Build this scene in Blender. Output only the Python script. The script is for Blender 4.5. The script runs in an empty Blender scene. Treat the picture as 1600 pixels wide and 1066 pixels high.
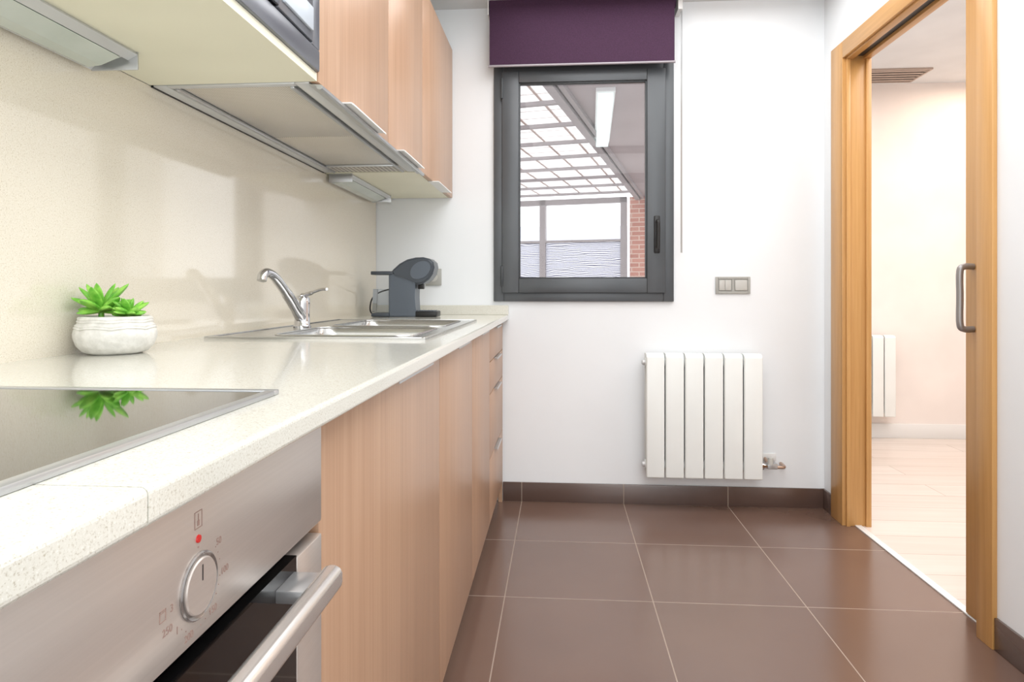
import bpy, bmesh, math, random
from mathutils import Vector, Matrix
random.seed(4)
scene=bpy.context.scene
COL=scene.collection
try:
    scene.view_settings.view_transform='Standard'
    scene.view_settings.look='None'
    scene.view_settings.exposure=0.0
except Exception as e: print(e)

# ------------------------------------------------------------------ materials
def lin(c):
    r=[]
    for v in c[:3]:
        v=v/255.0
        r.append(v/12.92 if v<=0.04045 else ((v+0.055)/1.055)**2.4)
    return (r[0],r[1],r[2],1.0)
def newmat(name):
    m=bpy.data.materials.new(name); m.use_nodes=True
    nt=m.node_tree
    b=nt.nodes['Principled BSDF']
    return m,nt,b
def setb(b,rough=0.5,metal=0.0,coat=0.0,spec=None):
    b.inputs['Roughness'].default_value=rough
    b.inputs['Metallic'].default_value=metal
    b.inputs['Coat Weight'].default_value=coat
    b.inputs['Coat Roughness'].default_value=0.05
    if spec is not None: b.inputs['Specular IOR Level'].default_value=spec
def posnode(nt,scale=(1,1,1),loc=(0,0,0),rot=(0,0,0)):
    g=nt.nodes.new('ShaderNodeNewGeometry')
    mp=nt.nodes.new('ShaderNodeMapping')
    mp.inputs['Scale'].default_value=scale
    mp.inputs['Location'].default_value=loc
    mp.inputs['Rotation'].default_value=rot
    nt.links.new(g.outputs['Position'],mp.inputs['Vector'])
    return mp.outputs['Vector']
def noisemat(name,c1,c2,vs=(1,1,1),ns=5,detail=4,lo=0.35,hi=0.65,rough=0.5,metal=0.0,coat=0.0,bump=0.0,spec=None,bs=None):
    m,nt,b=newmat(name)
    v=posnode(nt,vs)
    n=nt.nodes.new('ShaderNodeTexNoise'); n.inputs['Scale'].default_value=ns; n.inputs['Detail'].default_value=detail
    nt.links.new(v,n.inputs['Vector'])
    r=nt.nodes.new('ShaderNodeValToRGB')
    r.color_ramp.elements[0].position=lo; r.color_ramp.elements[0].color=lin(c1)
    r.color_ramp.elements[1].position=hi; r.color_ramp.elements[1].color=lin(c2)
    nt.links.new(n.outputs['Fac'],r.inputs['Fac'])
    nt.links.new(r.outputs['Color'],b.inputs['Base Color'])
    setb(b,rough,metal,coat,spec)
    if bump:
        bp=nt.nodes.new('ShaderNodeBump'); bp.inputs['Strength'].default_value=bump; bp.inputs['Distance'].default_value=0.01
        nt.links.new(n.outputs['Fac'],bp.inputs['Height']); nt.links.new(bp.outputs['Normal'],b.inputs['Normal'])
    return m
def plain(name,c,rough=0.5,metal=0.0,coat=0.0,var=4,spec=None):
    c2=tuple(min(255,x+var) for x in c); c1=tuple(max(0,x-var) for x in c)
    return noisemat(name,c1,c2,ns=3,detail=2,rough=rough,metal=metal,coat=coat,spec=spec)
def math_(nt,op,a,b=None,c=None):
    n=nt.nodes.new('ShaderNodeMath'); n.operation=op
    for i,x in enumerate([a,b,c]):
        if x is None: continue
        if isinstance(x,(int,float)): n.inputs[i].default_value=x
        else: nt.links.new(x,n.inputs[i])
    return n.outputs[0]
def mixc(nt,fac,a,b):
    n=nt.nodes.new('ShaderNodeMix'); n.data_type='RGBA'
    if isinstance(fac,(int,float)): n.inputs[0].default_value=fac
    else: nt.links.new(fac,n.inputs[0])
    for i,x in ((6,a),(7,b)):
        if isinstance(x,tuple): n.inputs[i].default_value=x
        else: nt.links.new(x,n.inputs[i])
    return n.outputs[2]
def gridline(nt,coord,off,step,w):
    a=math_(nt,'SUBTRACT',coord,off-step/2)
    a=math_(nt,'DIVIDE',a,step)
    a=math_(nt,'FRACT',a)
    a=math_(nt,'SUBTRACT',a,0.5)
    a=math_(nt,'ABSOLUTE',a)
    return math_(nt,'LESS_THAN',a,w/2/step)
def tilemat(name,axes,c1,c2,grout,step,offs,w=0.004,rough=0.22):
    m,nt,b=newmat(name)
    g=nt.nodes.new('ShaderNodeNewGeometry'); s=nt.nodes.new('ShaderNodeSeparateXYZ')
    nt.links.new(g.outputs['Position'],s.inputs[0])
    f=None
    for ax,o in zip(axes,offs):
        l=gridline(nt,s.outputs[ax],o,step,w)
        f=l if f is None else math_(nt,'MAXIMUM',f,l)
    n=nt.nodes.new('ShaderNodeTexNoise'); n.inputs['Scale'].default_value=2.2; n.inputs['Detail'].default_value=3
    nt.links.new(g.outputs['Position'],n.inputs['Vector'])
    base=mixc(nt,n.outputs['Fac'],lin(c1),lin(c2))
    colr=mixc(nt,f,base,lin(grout))
    nt.links.new(colr,b.inputs['Base Color'])
    setb(b,rough,spec=1.0)
    r=math_(nt,'MULTIPLY_ADD',f,0.4,rough); nt.links.new(r,b.inputs['Roughness'])
    return m
def woodmat(name,c1,c2,c3,vs,rough=0.4,lo=0.3,hi=0.72,dist=0.25,broad=0.0):
    m,nt,b=newmat(name)
    v=posnode(nt,vs)
    n=nt.nodes.new('ShaderNodeTexNoise'); n.inputs['Scale'].default_value=1; n.inputs['Detail'].default_value=8; n.inputs['Roughness'].default_value=0.62
    n.inputs['Distortion'].default_value=dist
    nt.links.new(v,n.inputs['Vector'])
    fac=n.outputs['Fac']
    if broad:
        v2=posnode(nt,(vs[0]*0.16,vs[1]*0.16,vs[2]*0.55))
        n2=nt.nodes.new('ShaderNodeTexNoise'); n2.inputs['Scale'].default_value=1; n2.inputs['Detail'].default_value=4; n2.inputs['Distortion'].default_value=0.8
        nt.links.new(v2,n2.inputs['Vector'])
        a=math_(nt,'MULTIPLY',fac,1-broad); fac=math_(nt,'MULTIPLY_ADD',n2.outputs['Fac'],broad,a)
    r=nt.nodes.new('ShaderNodeValToRGB'); e=r.color_ramp.elements
    e[0].position=lo; e[0].color=lin(c1); e[1].position=hi; e[1].color=lin(c3)
    k=e.new(0.5); k.color=lin(c2)
    nt.links.new(fac,r.inputs['Fac'])
    nt.links.new(r.outputs['Color'],b.inputs['Base Color'])
    setb(b,rough)
    return m
def quartz(name,base,dark,light,rough=0.15,sc=260,sp_=0.35,coat=0.0):
    m,nt,b=newmat(name)
    g=nt.nodes.new('ShaderNodeNewGeometry')
    n=nt.nodes.new('ShaderNodeTexNoise'); n.inputs['Scale'].default_value=sc; n.inputs['Detail'].default_value=3; n.inputs['Roughness'].default_value=0.7
    n2=nt.nodes.new('ShaderNodeTexVoronoi'); n2.inputs['Scale'].default_value=sc*0.9
    nt.links.new(g.outputs['Position'],n.inputs['Vector']); nt.links.new(g.outputs['Position'],n2.inputs['Vector'])
    r=nt.nodes.new('ShaderNodeValToRGB'); e=r.color_ramp.elements
    e[0].position=0.33; e[0].color=lin(dark); e[1].position=0.68; e[1].color=lin(light)
    k=e.new(0.45); k.color=lin(base); k=e.new(0.58); k.color=lin(base)
    nt.links.new(n.outputs['Fac'],r.inputs['Fac'])
    sp=math_(nt,'LESS_THAN',n2.outputs['Distance'],0.18)
    sp=math_(nt,'MULTIPLY',sp,sp_)
    c=mixc(nt,sp,r.outputs['Color'],lin(dark))
    nt.links.new(c,b.inputs['Base Color']); setb(b,rough,coat=coat)
    return m

WALL=noisemat('white_paint',(235,239,242),(240,244,247),ns=1.5,rough=0.55,bump=0.02)
CEIL=plain('ceiling_paint',(222,224,226),0.7)
HALLW=plain('hall_paint',(242,234,229),0.6)
TILE=tilemat('brown_tile',(0,1),(100,77,67),(117,92,80),(158,141,127),0.4975,(-0.185,3.182),0.0035,0.22)
SKX=tilemat('skirting_tile',(0,),(84,66,59),(96,76,68),(150,135,120),0.4975,(-0.185,),0.004,0.25)
SKY_=tilemat('skirting_tile_side',(1,),(84,66,59),(96,76,68),(150,135,120),0.4975,(3.182,),0.004,0.25)
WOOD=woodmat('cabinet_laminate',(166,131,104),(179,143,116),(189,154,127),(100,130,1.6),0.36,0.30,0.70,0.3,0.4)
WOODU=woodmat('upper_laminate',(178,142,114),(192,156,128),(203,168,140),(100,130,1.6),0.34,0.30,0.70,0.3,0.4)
OAK=woodmat('oak',(186,138,80),(202,154,94),(212,166,108),(75,75,2.2),0.35,0.26,0.74,0.1,0.3)
OAKH=woodmat('oak_head',(186,138,80),(202,154,94),(212,166,108),(75,2.2,75),0.35,0.22,0.78,0.1)
COUNTER=quartz('worktop_quartz',(222,221,211),(188,182,166),(237,236,230),0.12,480,0.4,0.2)
SPLASH=quartz('backsplash_quartz',(233,226,210),(206,196,174),(244,240,230),0.09,420,0.4,0.4)
CREAM=plain('cream_melamine',(237,235,214),0.45)
ALU=plain('aluminium',(190,192,194),0.3,0.7)
LALU=plain('satin_aluminium',(212,214,215),0.35,0.35)
STEEL=noisemat('brushed_steel',(200,191,184),(207,198,191),vs=(60,1.5,400),ns=1,detail=2,lo=0.2,hi=0.8,rough=0.31,metal=0.6)
SINK=noisemat('sink_steel',(194,194,192),(208,208,206),vs=(3,60,3),ns=2,rough=0.22,metal=0.9)
CHROME=plain('chrome',(208,208,210),0.08,1.0)
HSTEEL=plain('handle_steel',(206,202,198),0.24,0.7)
RINGM=plain('knob_ring_steel',(158,154,152),0.2,0.8)
BLACKG=plain('black_glass',(8,8,9),0.04,0.0,0.0,1)
HOBG=plain('hob_glass',(12,11,10),0.03,0.0,0.4,1,spec=0.9)
BLACK=plain('black_plastic',(18,18,19),0.4,var=2)
DGREY=plain('anthracite_aluminium',(84,88,92),0.35,0.15)
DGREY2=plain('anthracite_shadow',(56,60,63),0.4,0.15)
MWS=plain('microwave_steel',(122,126,134),0.3,0.5)
MWB=plain('microwave_button',(200,210,220),0.3)
PURPLE=noisemat('aubergine_fabric',(56,28,54),(66,36,64),vs=(300,300,300),ns=1,rough=0.85)
HEM=plain('hem_grey',(160,154,160),0.4,0.3)
RADW=plain('radiator_enamel',(238,242,240),0.3,var=2)
PLAST=plain('silver_grey_plastic',(168,168,163),0.4)
PLAST2=plain('grey_plastic',(194,194,189),0.4)
VENT=plain('vent_metal',(186,168,156),0.5)
COPPER=plain('brass_copper',(190,164,146),0.3,0.8)
CMG=plain('coffee_machine_grey',(90,99,110),0.35)
CMG2=plain('coffee_machine_dark',(64,71,80),0.3)
MARK=plain('printed_mark',(158,130,120),0.5)
RED=plain('red_lamp',(200,40,38),0.3)
PULL=plain('brushed_grey_steel',(150,148,148),0.35,0.5)
DARKM=plain('gallery_metal',(156,149,151),0.5,0.0)  # metal lightened so its colour carries the haze outside
GCEIL=plain('gallery_ceiling',(170,160,163),0.7)
def plankmat():
    m,nt,b=newmat('hall_wood')
    v=posnode(nt,(1.2,16,1)); n=nt.nodes.new('ShaderNodeTexNoise'); n.inputs['Scale'].default_value=1.5; n.inputs['Detail'].default_value=7
    nt.links.new(v,n.inputs['Vector'])
    base=mixc(nt,n.outputs['Fac'],lin((212,198,188)),lin((232,222,215)))  # plank tones whitened, overexposure put into the colour
    v2=posnode(nt,(1,1,1),rot=(0,0,0))
    br=nt.nodes.new('ShaderNodeTexBrick'); br.inputs['Scale'].default_value=1; br.inputs['Brick Width'].default_value=1.3; br.inputs['Row Height'].default_value=0.19; br.inputs['Mortar Size'].default_value=0.0025
    br.inputs['Color1'].default_value=(1,1,1,1); br.inputs['Color2'].default_value=(0.93,0.92,0.91,1); br.inputs['Mortar'].default_value=(0.7,0.66,0.63,1)
    nt.links.new(v2,br.inputs['Vector'])
    mx=nt.nodes.new('ShaderNodeMix'); mx.data_type='RGBA'; mx.blend_type='MULTIPLY'; mx.inputs[0].default_value=1
    nt.links.new(base,mx.inputs[6]); nt.links.new(br.outputs['Color'],mx.inputs[7]); nt.links.new(mx.outputs[2],b.inputs['Base Color'])
    setb(b,0.22); return m
HFL=plankmat()
WHITE=plain('white_gloss',(234,235,234),0.35,var=2)
POT=noisemat('white_ceramic',(214,213,207),(232,231,226),ns=70,rough=0.8,bump=0.2)
SOIL=noisemat('soil',(70,60,45),(110,95,70),ns=120,rough=0.9)
LEAF=noisemat('succulent_leaf',(84,170,44),(166,224,100),ns=55,lo=0.3,hi=0.7,rough=0.4)
def filtermat():
    m,nt,b=newmat('hood_mesh')
    v=posnode(nt,(1,1,1))
    s=nt.nodes.new('ShaderNodeSeparateXYZ'); nt.links.new(v,s.inputs[0])
    a=gridline(nt,s.outputs[0],0,0.006,0.0022); c=gridline(nt,s.outputs[1],0,0.006,0.0022)
    f=math_(nt,'MAXIMUM',a,c)
    cc=mixc(nt,f,lin((190,182,168)),lin((226,221,212)))
    nt.links.new(cc,b.inputs['Base Color']); setb(b,0.3,0.3)
    return m
FILTER=filtermat()
def holes():
    m,nt,b=newmat('perforated_steel')
    v=posnode(nt,(60,60,60))
    w=nt.nodes.new('ShaderNodeTexVoronoi'); w.inputs['Scale'].default_value=1; w.inputs['Randomness'].default_value=0
    nt.links.new(v,w.inputs['Vector'])
    f=math_(nt,'LESS_THAN',w.outputs['Distance'],0.33)
    cc=mixc(nt,f,lin((210,204,194)),lin((96,84,72)))
    nt.links.new(cc,b.inputs['Base Color']); setb(b,0.35,0.4)
    return m
PERF=holes()
def glassmat(name,tint=(1,1,1,1),rough=0.0):
    m=bpy.data.materials.new(name); m.use_nodes=True; nt=m.node_tree
    nt.nodes.clear()
    o=nt.nodes.new('ShaderNodeOutputMaterial'); t=nt.nodes.new('ShaderNodeBsdfTransparent'); t.inputs[0].default_value=tint
    g=nt.nodes.new('ShaderNodeBsdfGlossy'); g.inputs['Roughness'].default_value=rough
    fr=nt.nodes.new('ShaderNodeFresnel'); fr.inputs[0].default_value=1.3
    mx=nt.nodes.new('ShaderNodeMixShader')
    nt.links.new(fr.outputs[0],mx.inputs[0]); nt.links.new(t.outputs[0],mx.inputs[1]); nt.links.new(g.outputs[0],mx.inputs[2])
    nt.links.new(mx.outputs[0],o.inputs[0])
    return m
GLASS=glassmat('window_glass')
TANK=glassmat('clear_plastic',(0.86,0.88,0.9,1))
def sheetmat(name,col,line,mixf,stx,sty,wave=False):
    m=bpy.data.materials.new(name); m.use_nodes=True; nt=m.node_tree; nt.nodes.clear()
    o=nt.nodes.new('ShaderNodeOutputMaterial'); t=nt.nodes.new('ShaderNodeBsdfTransparent')
    d=nt.nodes.new('ShaderNodeBsdfTranslucent')
    if wave:
        v=posnode(nt,(1,1,2.5)); w=nt.nodes.new('ShaderNodeTexWave'); w.inputs['Scale'].default_value=4.5; w.inputs['Distortion'].default_value=9
        w.inputs['Detail'].default_value=1; w.inputs['Detail Scale'].default_value=0.6
        w.bands_direction='Z'
        nt.links.new(v,w.inputs['Vector']); f=math_(nt,'GREATER_THAN',w.outputs['Fac'],0.62)
    else:
        v=posnode(nt,(1,1,1),rot=(0,0,math.radians(12.8)))
        s=nt.nodes.new('ShaderNodeSeparateXYZ'); nt.links.new(v,s.inputs[0])
        a=gridline(nt,s.outputs[0],0,stx,0.025); c=gridline(nt,s.outputs[1],0,sty,0.015)
        f=math_(nt,'MAXIMUM',a,c)
    cc=mixc(nt,f,lin(col),lin(line)); nt.links.new(cc,d.inputs[0])
    mx=nt.nodes.new('ShaderNodeMixShader')
    fac=math_(nt,'MULTIPLY_ADD',f,0.35 if wave else 0.4,mixf)
    nt.links.new(fac,mx.inputs[0]); nt.links.new(t.outputs[0],mx.inputs[1]); nt.links.new(d.outputs[0],mx.inputs[2])
    nt.links.new(mx.outputs[0],o.inputs[0]); return m
ROOFS=sheetmat('polycarbonate_roof',(226,222,220),(168,154,148),0.55,0.35,0.25)
FROST=sheetmat('frosted_pane',(240,240,244),(140,140,156),0.6,1,1,True)
def brickmat():
    m,nt,b=newmat('red_brick')
    v=posnode(nt,(1,1,1),rot=(math.radians(90),0,0))
    br=nt.nodes.new('ShaderNodeTexBrick'); br.inputs['Scale'].default_value=1
    br.inputs['Brick Width'].default_value=0.24; br.inputs['Row Height'].default_value=0.075; br.inputs['Mortar Size'].default_value=0.008
    br.inputs['Color1'].default_value=lin((186,128,114)); br.inputs['Color2'].default_value=lin((200,144,128)); br.inputs['Mortar'].default_value=lin((214,190,178))  # brick colours desaturated to paint in the outdoor haze
    nt.links.new(v,br.inputs['Vector']); nt.links.new(br.outputs['Color'],b.inputs['Base Color']); setb(b,0.85)
    return m
BRICK=brickmat()
def emis(name,c,s):
    m,nt,b=newmat(name); b.inputs['Base Color'].default_value=lin(c); b.inputs['Emission Color'].default_value=lin(c); b.inputs['Emission Strength'].default_value=s; return m
TUBE=emis('fluorescent_tube',(222,236,236),0.55)
LENS=noisemat('lamp_diffuser',(192,202,194),(206,214,207),ns=8,rough=0.15,coat=0.5)

# ------------------------------------------------------------------ mesh helpers
def addobj(name,me,mat=None,parent=None,smooth=False,autos=None):
    if mat is not None:
        for mm in (mat if isinstance(mat,(list,tuple)) else [mat]): me.materials.append(mm)
    if len(me.vertices):
        xs=[v.co.x for v in me.vertices]; ys=[v.co.y for v in me.vertices]; zs=[v.co.z for v in me.vertices]
        c=Vector(((min(xs)+max(xs))/2,(min(ys)+max(ys))/2,min(zs)))
    else: c=Vector((0,0,0))
    me.transform(Matrix.Translation(-c))
    o=bpy.data.objects.new(name,me); COL.objects.link(o); o.location=c
    if parent is not None:
        o.parent=parent; o.matrix_parent_inverse=Matrix.Translation(Vector(parent.location)).inverted()
    if smooth:
        for p in me.polygons: p.use_smooth=True
        try: me.set_sharp_from_angle(angle=math.radians(autos or 40))
        except Exception: pass
    return o
def empty(name,loc,label=None,cat=None,kind=None,group=None):
    e=bpy.data.objects.new(name,None); e.location=loc; e.empty_display_size=0.05; COL.objects.link(e)
    tag(e,label,cat,kind,group); return e
def tag(o,label=None,cat=None,kind=None,group=None):
    if label: o['label']=label
    if cat: o['category']=cat
    if kind: o['kind']=kind
    if group: o['group']=group
    return o
def bm_box(bm,x0,x1,y0,y1,z0,z1,bev=0,seg=2,mi=0):
    M_=Matrix.Translation(((x0+x1)/2,(y0+y1)/2,(z0+z1)/2))@Matrix.Diagonal((abs(x1-x0),abs(y1-y0),abs(z1-z0),1))
    r=bmesh.ops.create_cube(bm,size=1,matrix=M_)
    vs=r['verts']
    if bev>0:
        es=list(set(e for v in vs for e in v.link_edges))
        bmesh.ops.bevel(bm,geom=es,offset=bev,segments=seg,affect='EDGES',profile=0.5)
def fin(bm,name):
    bmesh.ops.recalc_face_normals(bm,faces=bm.faces)
    me=bpy.data.meshes.new(name); bm.to_mesh(me); bm.free(); return me
def box(name,x0,x1,y0,y1,z0,z1,mat,parent=None,bev=0,seg=2):
    bm=bmesh.new(); bm_box(bm,x0,x1,y0,y1,z0,z1,bev,seg)
    return addobj(name,fin(bm,name),mat,parent,smooth=bev>0)
def boxes(name,lst,mat,parent=None,bev=0):
    bm=bmesh.new()
    for b in lst:
        bm_box(bm,*b[:6],bev=bev)
    return addobj(name,fin(bm,name),mat,parent,smooth=bev>0)
def bm_tube(bm,pts,rad,seg=12,cap=True,flat=None):
    pts=[Vector(p) for p in pts]; n=len(pts)
    if not isinstance(rad,(list,tuple)): rad=[rad]*n
    rings=[]; prev=None
    for i,p in enumerate(pts):
        t=(pts[min(i+1,n-1)]-pts[max(i-1,0)]).normalized()
        if prev is None:
            up=Vector((0,0,1)) if abs(t.z)<0.9 else Vector((1,0,0))
            a=t.cross(up).normalized()
        else: a=(prev-t*prev.dot(t)).normalized()
        prev=a; b=t.cross(a).normalized()
        fl=flat if flat else 1.0
        rings.append([bm.verts.new(p+(a*math.cos(2*math.pi*k/seg)+b*math.sin(2*math.pi*k/seg)*fl)*rad[i]) for k in range(seg)])
    for i in range(n-1):
        for k in range(seg):
            bm.faces.new((rings[i][k],rings[i][(k+1)%seg],rings[i+1][(k+1)%seg],rings[i+1][k]))
    if cap:
        bm.faces.new(rings[0][::-1]); bm.faces.new(rings[-1])
def tube(name,pts,rad,mat,parent=None,seg=12,flat=None):
    bm=bmesh.new(); bm_tube(bm,pts,rad,seg,True,flat)
    return addobj(name,fin(bm,name),mat,parent,smooth=True)
def cr(pts,n=8):
    P=[Vector(p) for p in pts]; P=[2*P[0]-P[1]]+P+[2*P[-1]-P[-2]]; out=[]
    for i in range(1,len(P)-2):
        for k in range(n):
            t=k/n; a,b,c,d=P[i-1],P[i],P[i+1],P[i+2]
            out.append(0.5*((2*b)+(c-a)*t+(2*a-5*b+4*c-d)*t*t+(3*b-a-3*c+d)*t**3))
    out.append(P[-2]); return out
def lathe(name,prof,loc,mat,parent=None,seg=32,axis='Z',autos=40,sm=True):
    bm=bmesh.new(); rings=[]
    for r,z in prof:
        ring=[]
        for k in range(seg):
            a=2*math.pi*k/seg; p=Vector((max(r,1e-5)*math.cos(a),max(r,1e-5)*math.sin(a),z))
            if axis=='X': p=Vector((p.z,p.x,p.y))
            if axis=='Y': p=Vector((p.x,p.z,p.y))
            ring.append(bm.verts.new(p+Vector(loc)))
        rings.append(ring)
    for i in range(len(rings)-1):
        for k in range(seg):
            bm.faces.new((rings[i][k],rings[i][(k+1)%seg],rings[i+1][(k+1)%seg],rings[i+1][k]))
    bm.faces.new(rings[0][::-1]); bm.faces.new(rings[-1])
    bmesh.ops.remove_doubles(bm,verts=bm.verts,dist=1e-4)
    return addobj(name,fin(bm,name),mat,parent,smooth=sm,autos=autos)
def prism(name,prof,axis,a0,a1,mat,parent=None,bev=0,smooth=False):
    bm=bmesh.new()
    def P(u,v,w):
        return (u,w,v) if axis=='Y' else ((w,u,v) if axis=='X' else (u,v,w))
    A=[bm.verts.new(P(u,v,a0)) for u,v in prof]; B=[bm.verts.new(P(u,v,a1)) for u,v in prof]
    n=len(prof)
    bm.faces.new(A); bm.faces.new(B[::-1])
    for i in range(n): bm.faces.new((A[i],A[(i+1)%n],B[(i+1)%n],B[i]))
    if bev:
        es=[e for e in bm.edges if (e.verts[0] in A)==(e.verts[1] in A)]
        bmesh.ops.bevel(bm,geom=es,offset=bev,segments=3,affect='EDGES')
    return addobj(name,fin(bm,name),mat,parent,smooth=smooth or bev>0)
def text(name,s,loc,size,mat,parent,rot=(math.pi/2,0,math.pi/2)):
    cu=bpy.data.curves.new(name,'FONT'); cu.body=s; cu.size=size; cu.align_x='CENTER'; cu.align_y='CENTER'; cu.extrude=0.0001
    t=bpy.data.objects.new('tmp',cu); COL.objects.link(t)
    bpy.context.view_layer.update()
    me=bpy.data.meshes.new_from_object(t.evaluated_get(bpy.context.evaluated_depsgraph_get()))
    bpy.data.objects.remove(t)
    from mathutils import Euler
    me.transform(Matrix.Translation(loc)@Euler(rot).to_matrix().to_4x4())
    me.materials.clear()
    return addobj(name,me,mat,parent)

# ------------------------------------------------------------------ dimensions
H=1.04; XL=-0.917; XR=1.263; YB=3.19; ZC=2.44
XF=-0.250
XD=-0.278
ZT=0.92
# ------------------------------------------------------------------ room shell
S='structure'
tag(box('floor',-1.05,1.305,-1.4,3.19,-0.1,0,TILE),'brown square ceramic tile floor with pale grout',kind=S)
tag(box('floor.001',1.305,3.7,0.4,4.85,-0.1,0.0,HFL),'pale wood plank floor of the hallway',kind=S)
tag(box('ceiling',-1.05,1.365,-1.4,3.39,ZC,ZC+0.1,CEIL),'white plaster ceiling',kind=S)
tag(box('ceiling.001',1.365,3.7,0.4,4.85,2.5,2.6,CEIL),'white hallway ceiling',kind=S)
tag(box('wall_left',-1.05,-0.93,-1.4,YB,0,ZC,WALL),'white painted wall behind the kitchen units',kind=S)
WX0,WX1,WZ0,WZ1=-0.323,0.552,0.986,2.147
tag(boxes('wall_back',[(-1.05,WX0,YB,YB+0.2,0,ZC),(WX1,XR,YB,YB+0.2,0,ZC),(WX0,WX1,YB,YB+0.2,0,WZ0),(WX0,WX1,YB,YB+0.2,WZ1,ZC)],WALL),'smooth white painted wall around the window',kind=S)
tag(box('wall_front',-1.05,XR,-1.5,-1.4,0,ZC,WALL),'white painted wall',kind=S)
tag(boxes('wall_right',[(XR,1.285,-1.4,2.03,0,2.5),(1.35,1.365,-1.4,2.03,0,2.5),(XR,1.365,2.975,4.75,0,2.5),(XR,1.365,2.03,2.975,2.085,2.5)],WALL),'white painted wall with sliding door opening',kind=S)
tag(box('wall_far',XR,3.7,4.75,4.85,0,2.5,HALLW),'pale warm hallway wall',kind=S)
tag(box('wall_side',3.6,3.7,0.4,4.75,0,2.5,HALLW),'pale warm hallway wall',kind=S)
tag(box('wall_near',1.365,3.6,0.4,0.5,0,2.5,HALLW),'pale warm hallway wall',kind=S)
tag(box('baseboard_back',XD+0.0,XR,3.18,YB,0,0.094,SKX,bev=0.002),'dark brown ceramic tile skirting',kind=S)
tag(box('baseboard_right',1.253,XR,3.08,3.18,0,0.094,SKY_,bev=0.002),'dark brown ceramic tile skirting',kind=S)
tag(box('baseboard_right.001',1.253,XR,-1.4,1.965,0,0.094,SKY_,bev=0.002),'dark brown ceramic tile skirting',kind=S)
tag(box('baseboard_far',1.365,3.6,4.735,4.75,0,0.10,WHITE,bev=0.002),'white hallway skirting board',kind=S)
tr=empty('trim_1',(1.3,2.5,0),'oak casing around the sliding door opening',kind=S)
box('casing',1.248,XR,2.96,3.08,0,2.143,OAK,tr,bev=0.002)
box('casing',1.248,XR,1.966,2.038,0,2.143,OAK,tr,bev=0.002)
box('head_casing',1.248,XR,2.038,2.96,2.068,2.143,OAKH,tr,bev=0.002)
boxes('jamb',[(XR,1.365,2.955,2.975,0,2.085),(1.248,1.290,2.958,2.975,0.0,2.068),(1.262,1.278,2.945,2.956,0,2.06),(1.345,1.367,2.945,2.956,0,2.06)],OAK,tr,bev=0.001)
box('jamb',XR,1.294,2.03,2.04,0,2.085,OAK,tr,bev=0.001)
boxes('head_lining',[(XR,1.292,2.04,2.955,2.06,2.085),(1.335,1.365,2.04,2.955,2.06,2.085)],OAKH,tr,bev=0.001)
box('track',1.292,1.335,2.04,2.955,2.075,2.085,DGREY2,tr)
tag(box('trim_2',1.300,1.328,2.04,2.955,0,0.005,WHITE,bev=0.001),'white threshold strip between tile and wood floor',kind=S)
dr=empty('door_1',(1.32,1.8,0),'oak sliding pocket door mostly slid into wall',kind=S)
box('door_leaf',1.30,1.335,1.30,2.175,0.008,2.055,OAK,dr,bev=0.002)
hx,hy=1.30,2.135
tube('handle',cr([(hx+0.001,hy,1.115),(hx-0.028,hy,1.115),(hx-0.041,hy,1.10),(hx-0.041,hy,1.02),(hx-0.041,hy,0.935),(hx-0.028,hy,0.918),(hx+0.001,hy,0.918)],6),0.0100,PULL,dr)

# ------------------------------------------------------------------ window
w=empty('window_1',(0.11,3.2,WZ0),'grey aluminium window with single opening sash',kind=S)
def frame(name,x0,x1,z0,z1,t,y0,y1,mat,parent,bev=0.003,tt=None):
    tl,tr_,tb,tp=tt if tt else (t,t,t,t)
    return boxes(name,[(x0,x0+tl,y0,y1,z0,z1),(x1-tr_,x1,y0,y1,z0,z1),(x0+tl,x1-tr_,y0,y1,z0,z0+tb),(x0+tl,x1-tr_,y0,y1,z1-tp,z1)],mat,parent,bev)
frame('frame',WX0,WX1,WZ0,WZ1,0.05,3.172,3.25,DGREY,w)
sx0,sx1,sz0,sz1=WX0+0.042,WX1-0.042,WZ0+0.042,WZ1-0.035
frame('sash',sx0,sx1,sz0,sz1,0.08,3.155,3.215,DGREY,w,0.004,(0.083,0.088,0.07,0.055))
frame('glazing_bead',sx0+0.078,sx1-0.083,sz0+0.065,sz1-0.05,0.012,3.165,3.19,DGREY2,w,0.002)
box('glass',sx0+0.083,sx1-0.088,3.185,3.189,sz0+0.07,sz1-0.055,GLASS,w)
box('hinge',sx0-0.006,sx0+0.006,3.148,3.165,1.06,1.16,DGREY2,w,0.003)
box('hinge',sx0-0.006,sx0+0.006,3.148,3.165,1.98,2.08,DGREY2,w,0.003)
hxw=0.468
box('handle',hxw-0.014,hxw+0.014,3.143,3.156,1.22,1.40,BLACK,w,0.005)
tube('handle_lever',cr([(hxw,3.145,1.37),(hxw,3.118,1.37),(hxw,3.112,1.355),(hxw,3.114,1.30),(hxw,3.116,1.24)],5),[0.009]*6+[0.010]*15,BLACK,w)
bl=empty('roller_blind',(0.105,3.11,2.12),'dark aubergine fabric roller blind above the window','roller blind')
box('fabric',-0.336,0.543,3.102,3.105,2.128,ZC-0.001,PURPLE,bl)
tube('hem_bar',[(-0.341,3.104,2.122),(0.547,3.104,2.122)],0.0060,HEM,bl)
tube('roller',[(-0.336,3.134,ZC-0.028),(0.552,3.134,ZC-0.028)],0.024,PURPLE,bl,16)
box('bracket',-0.345,-0.340,3.10,3.19,ZC-0.07,ZC,WHITE,bl)
box('bracket',0.560,0.580,3.10,3.19,ZC-0.07,ZC,WHITE,bl)
tube('chain',[(0.578,3.13,ZC-0.03),(0.578,3.13,1.22)],0.0020,ALU,bl,6)
tube('chain',[(0.584,3.14,ZC-0.03),(0.584,3.14,1.22)],0.0020,ALU,bl,6)

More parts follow.
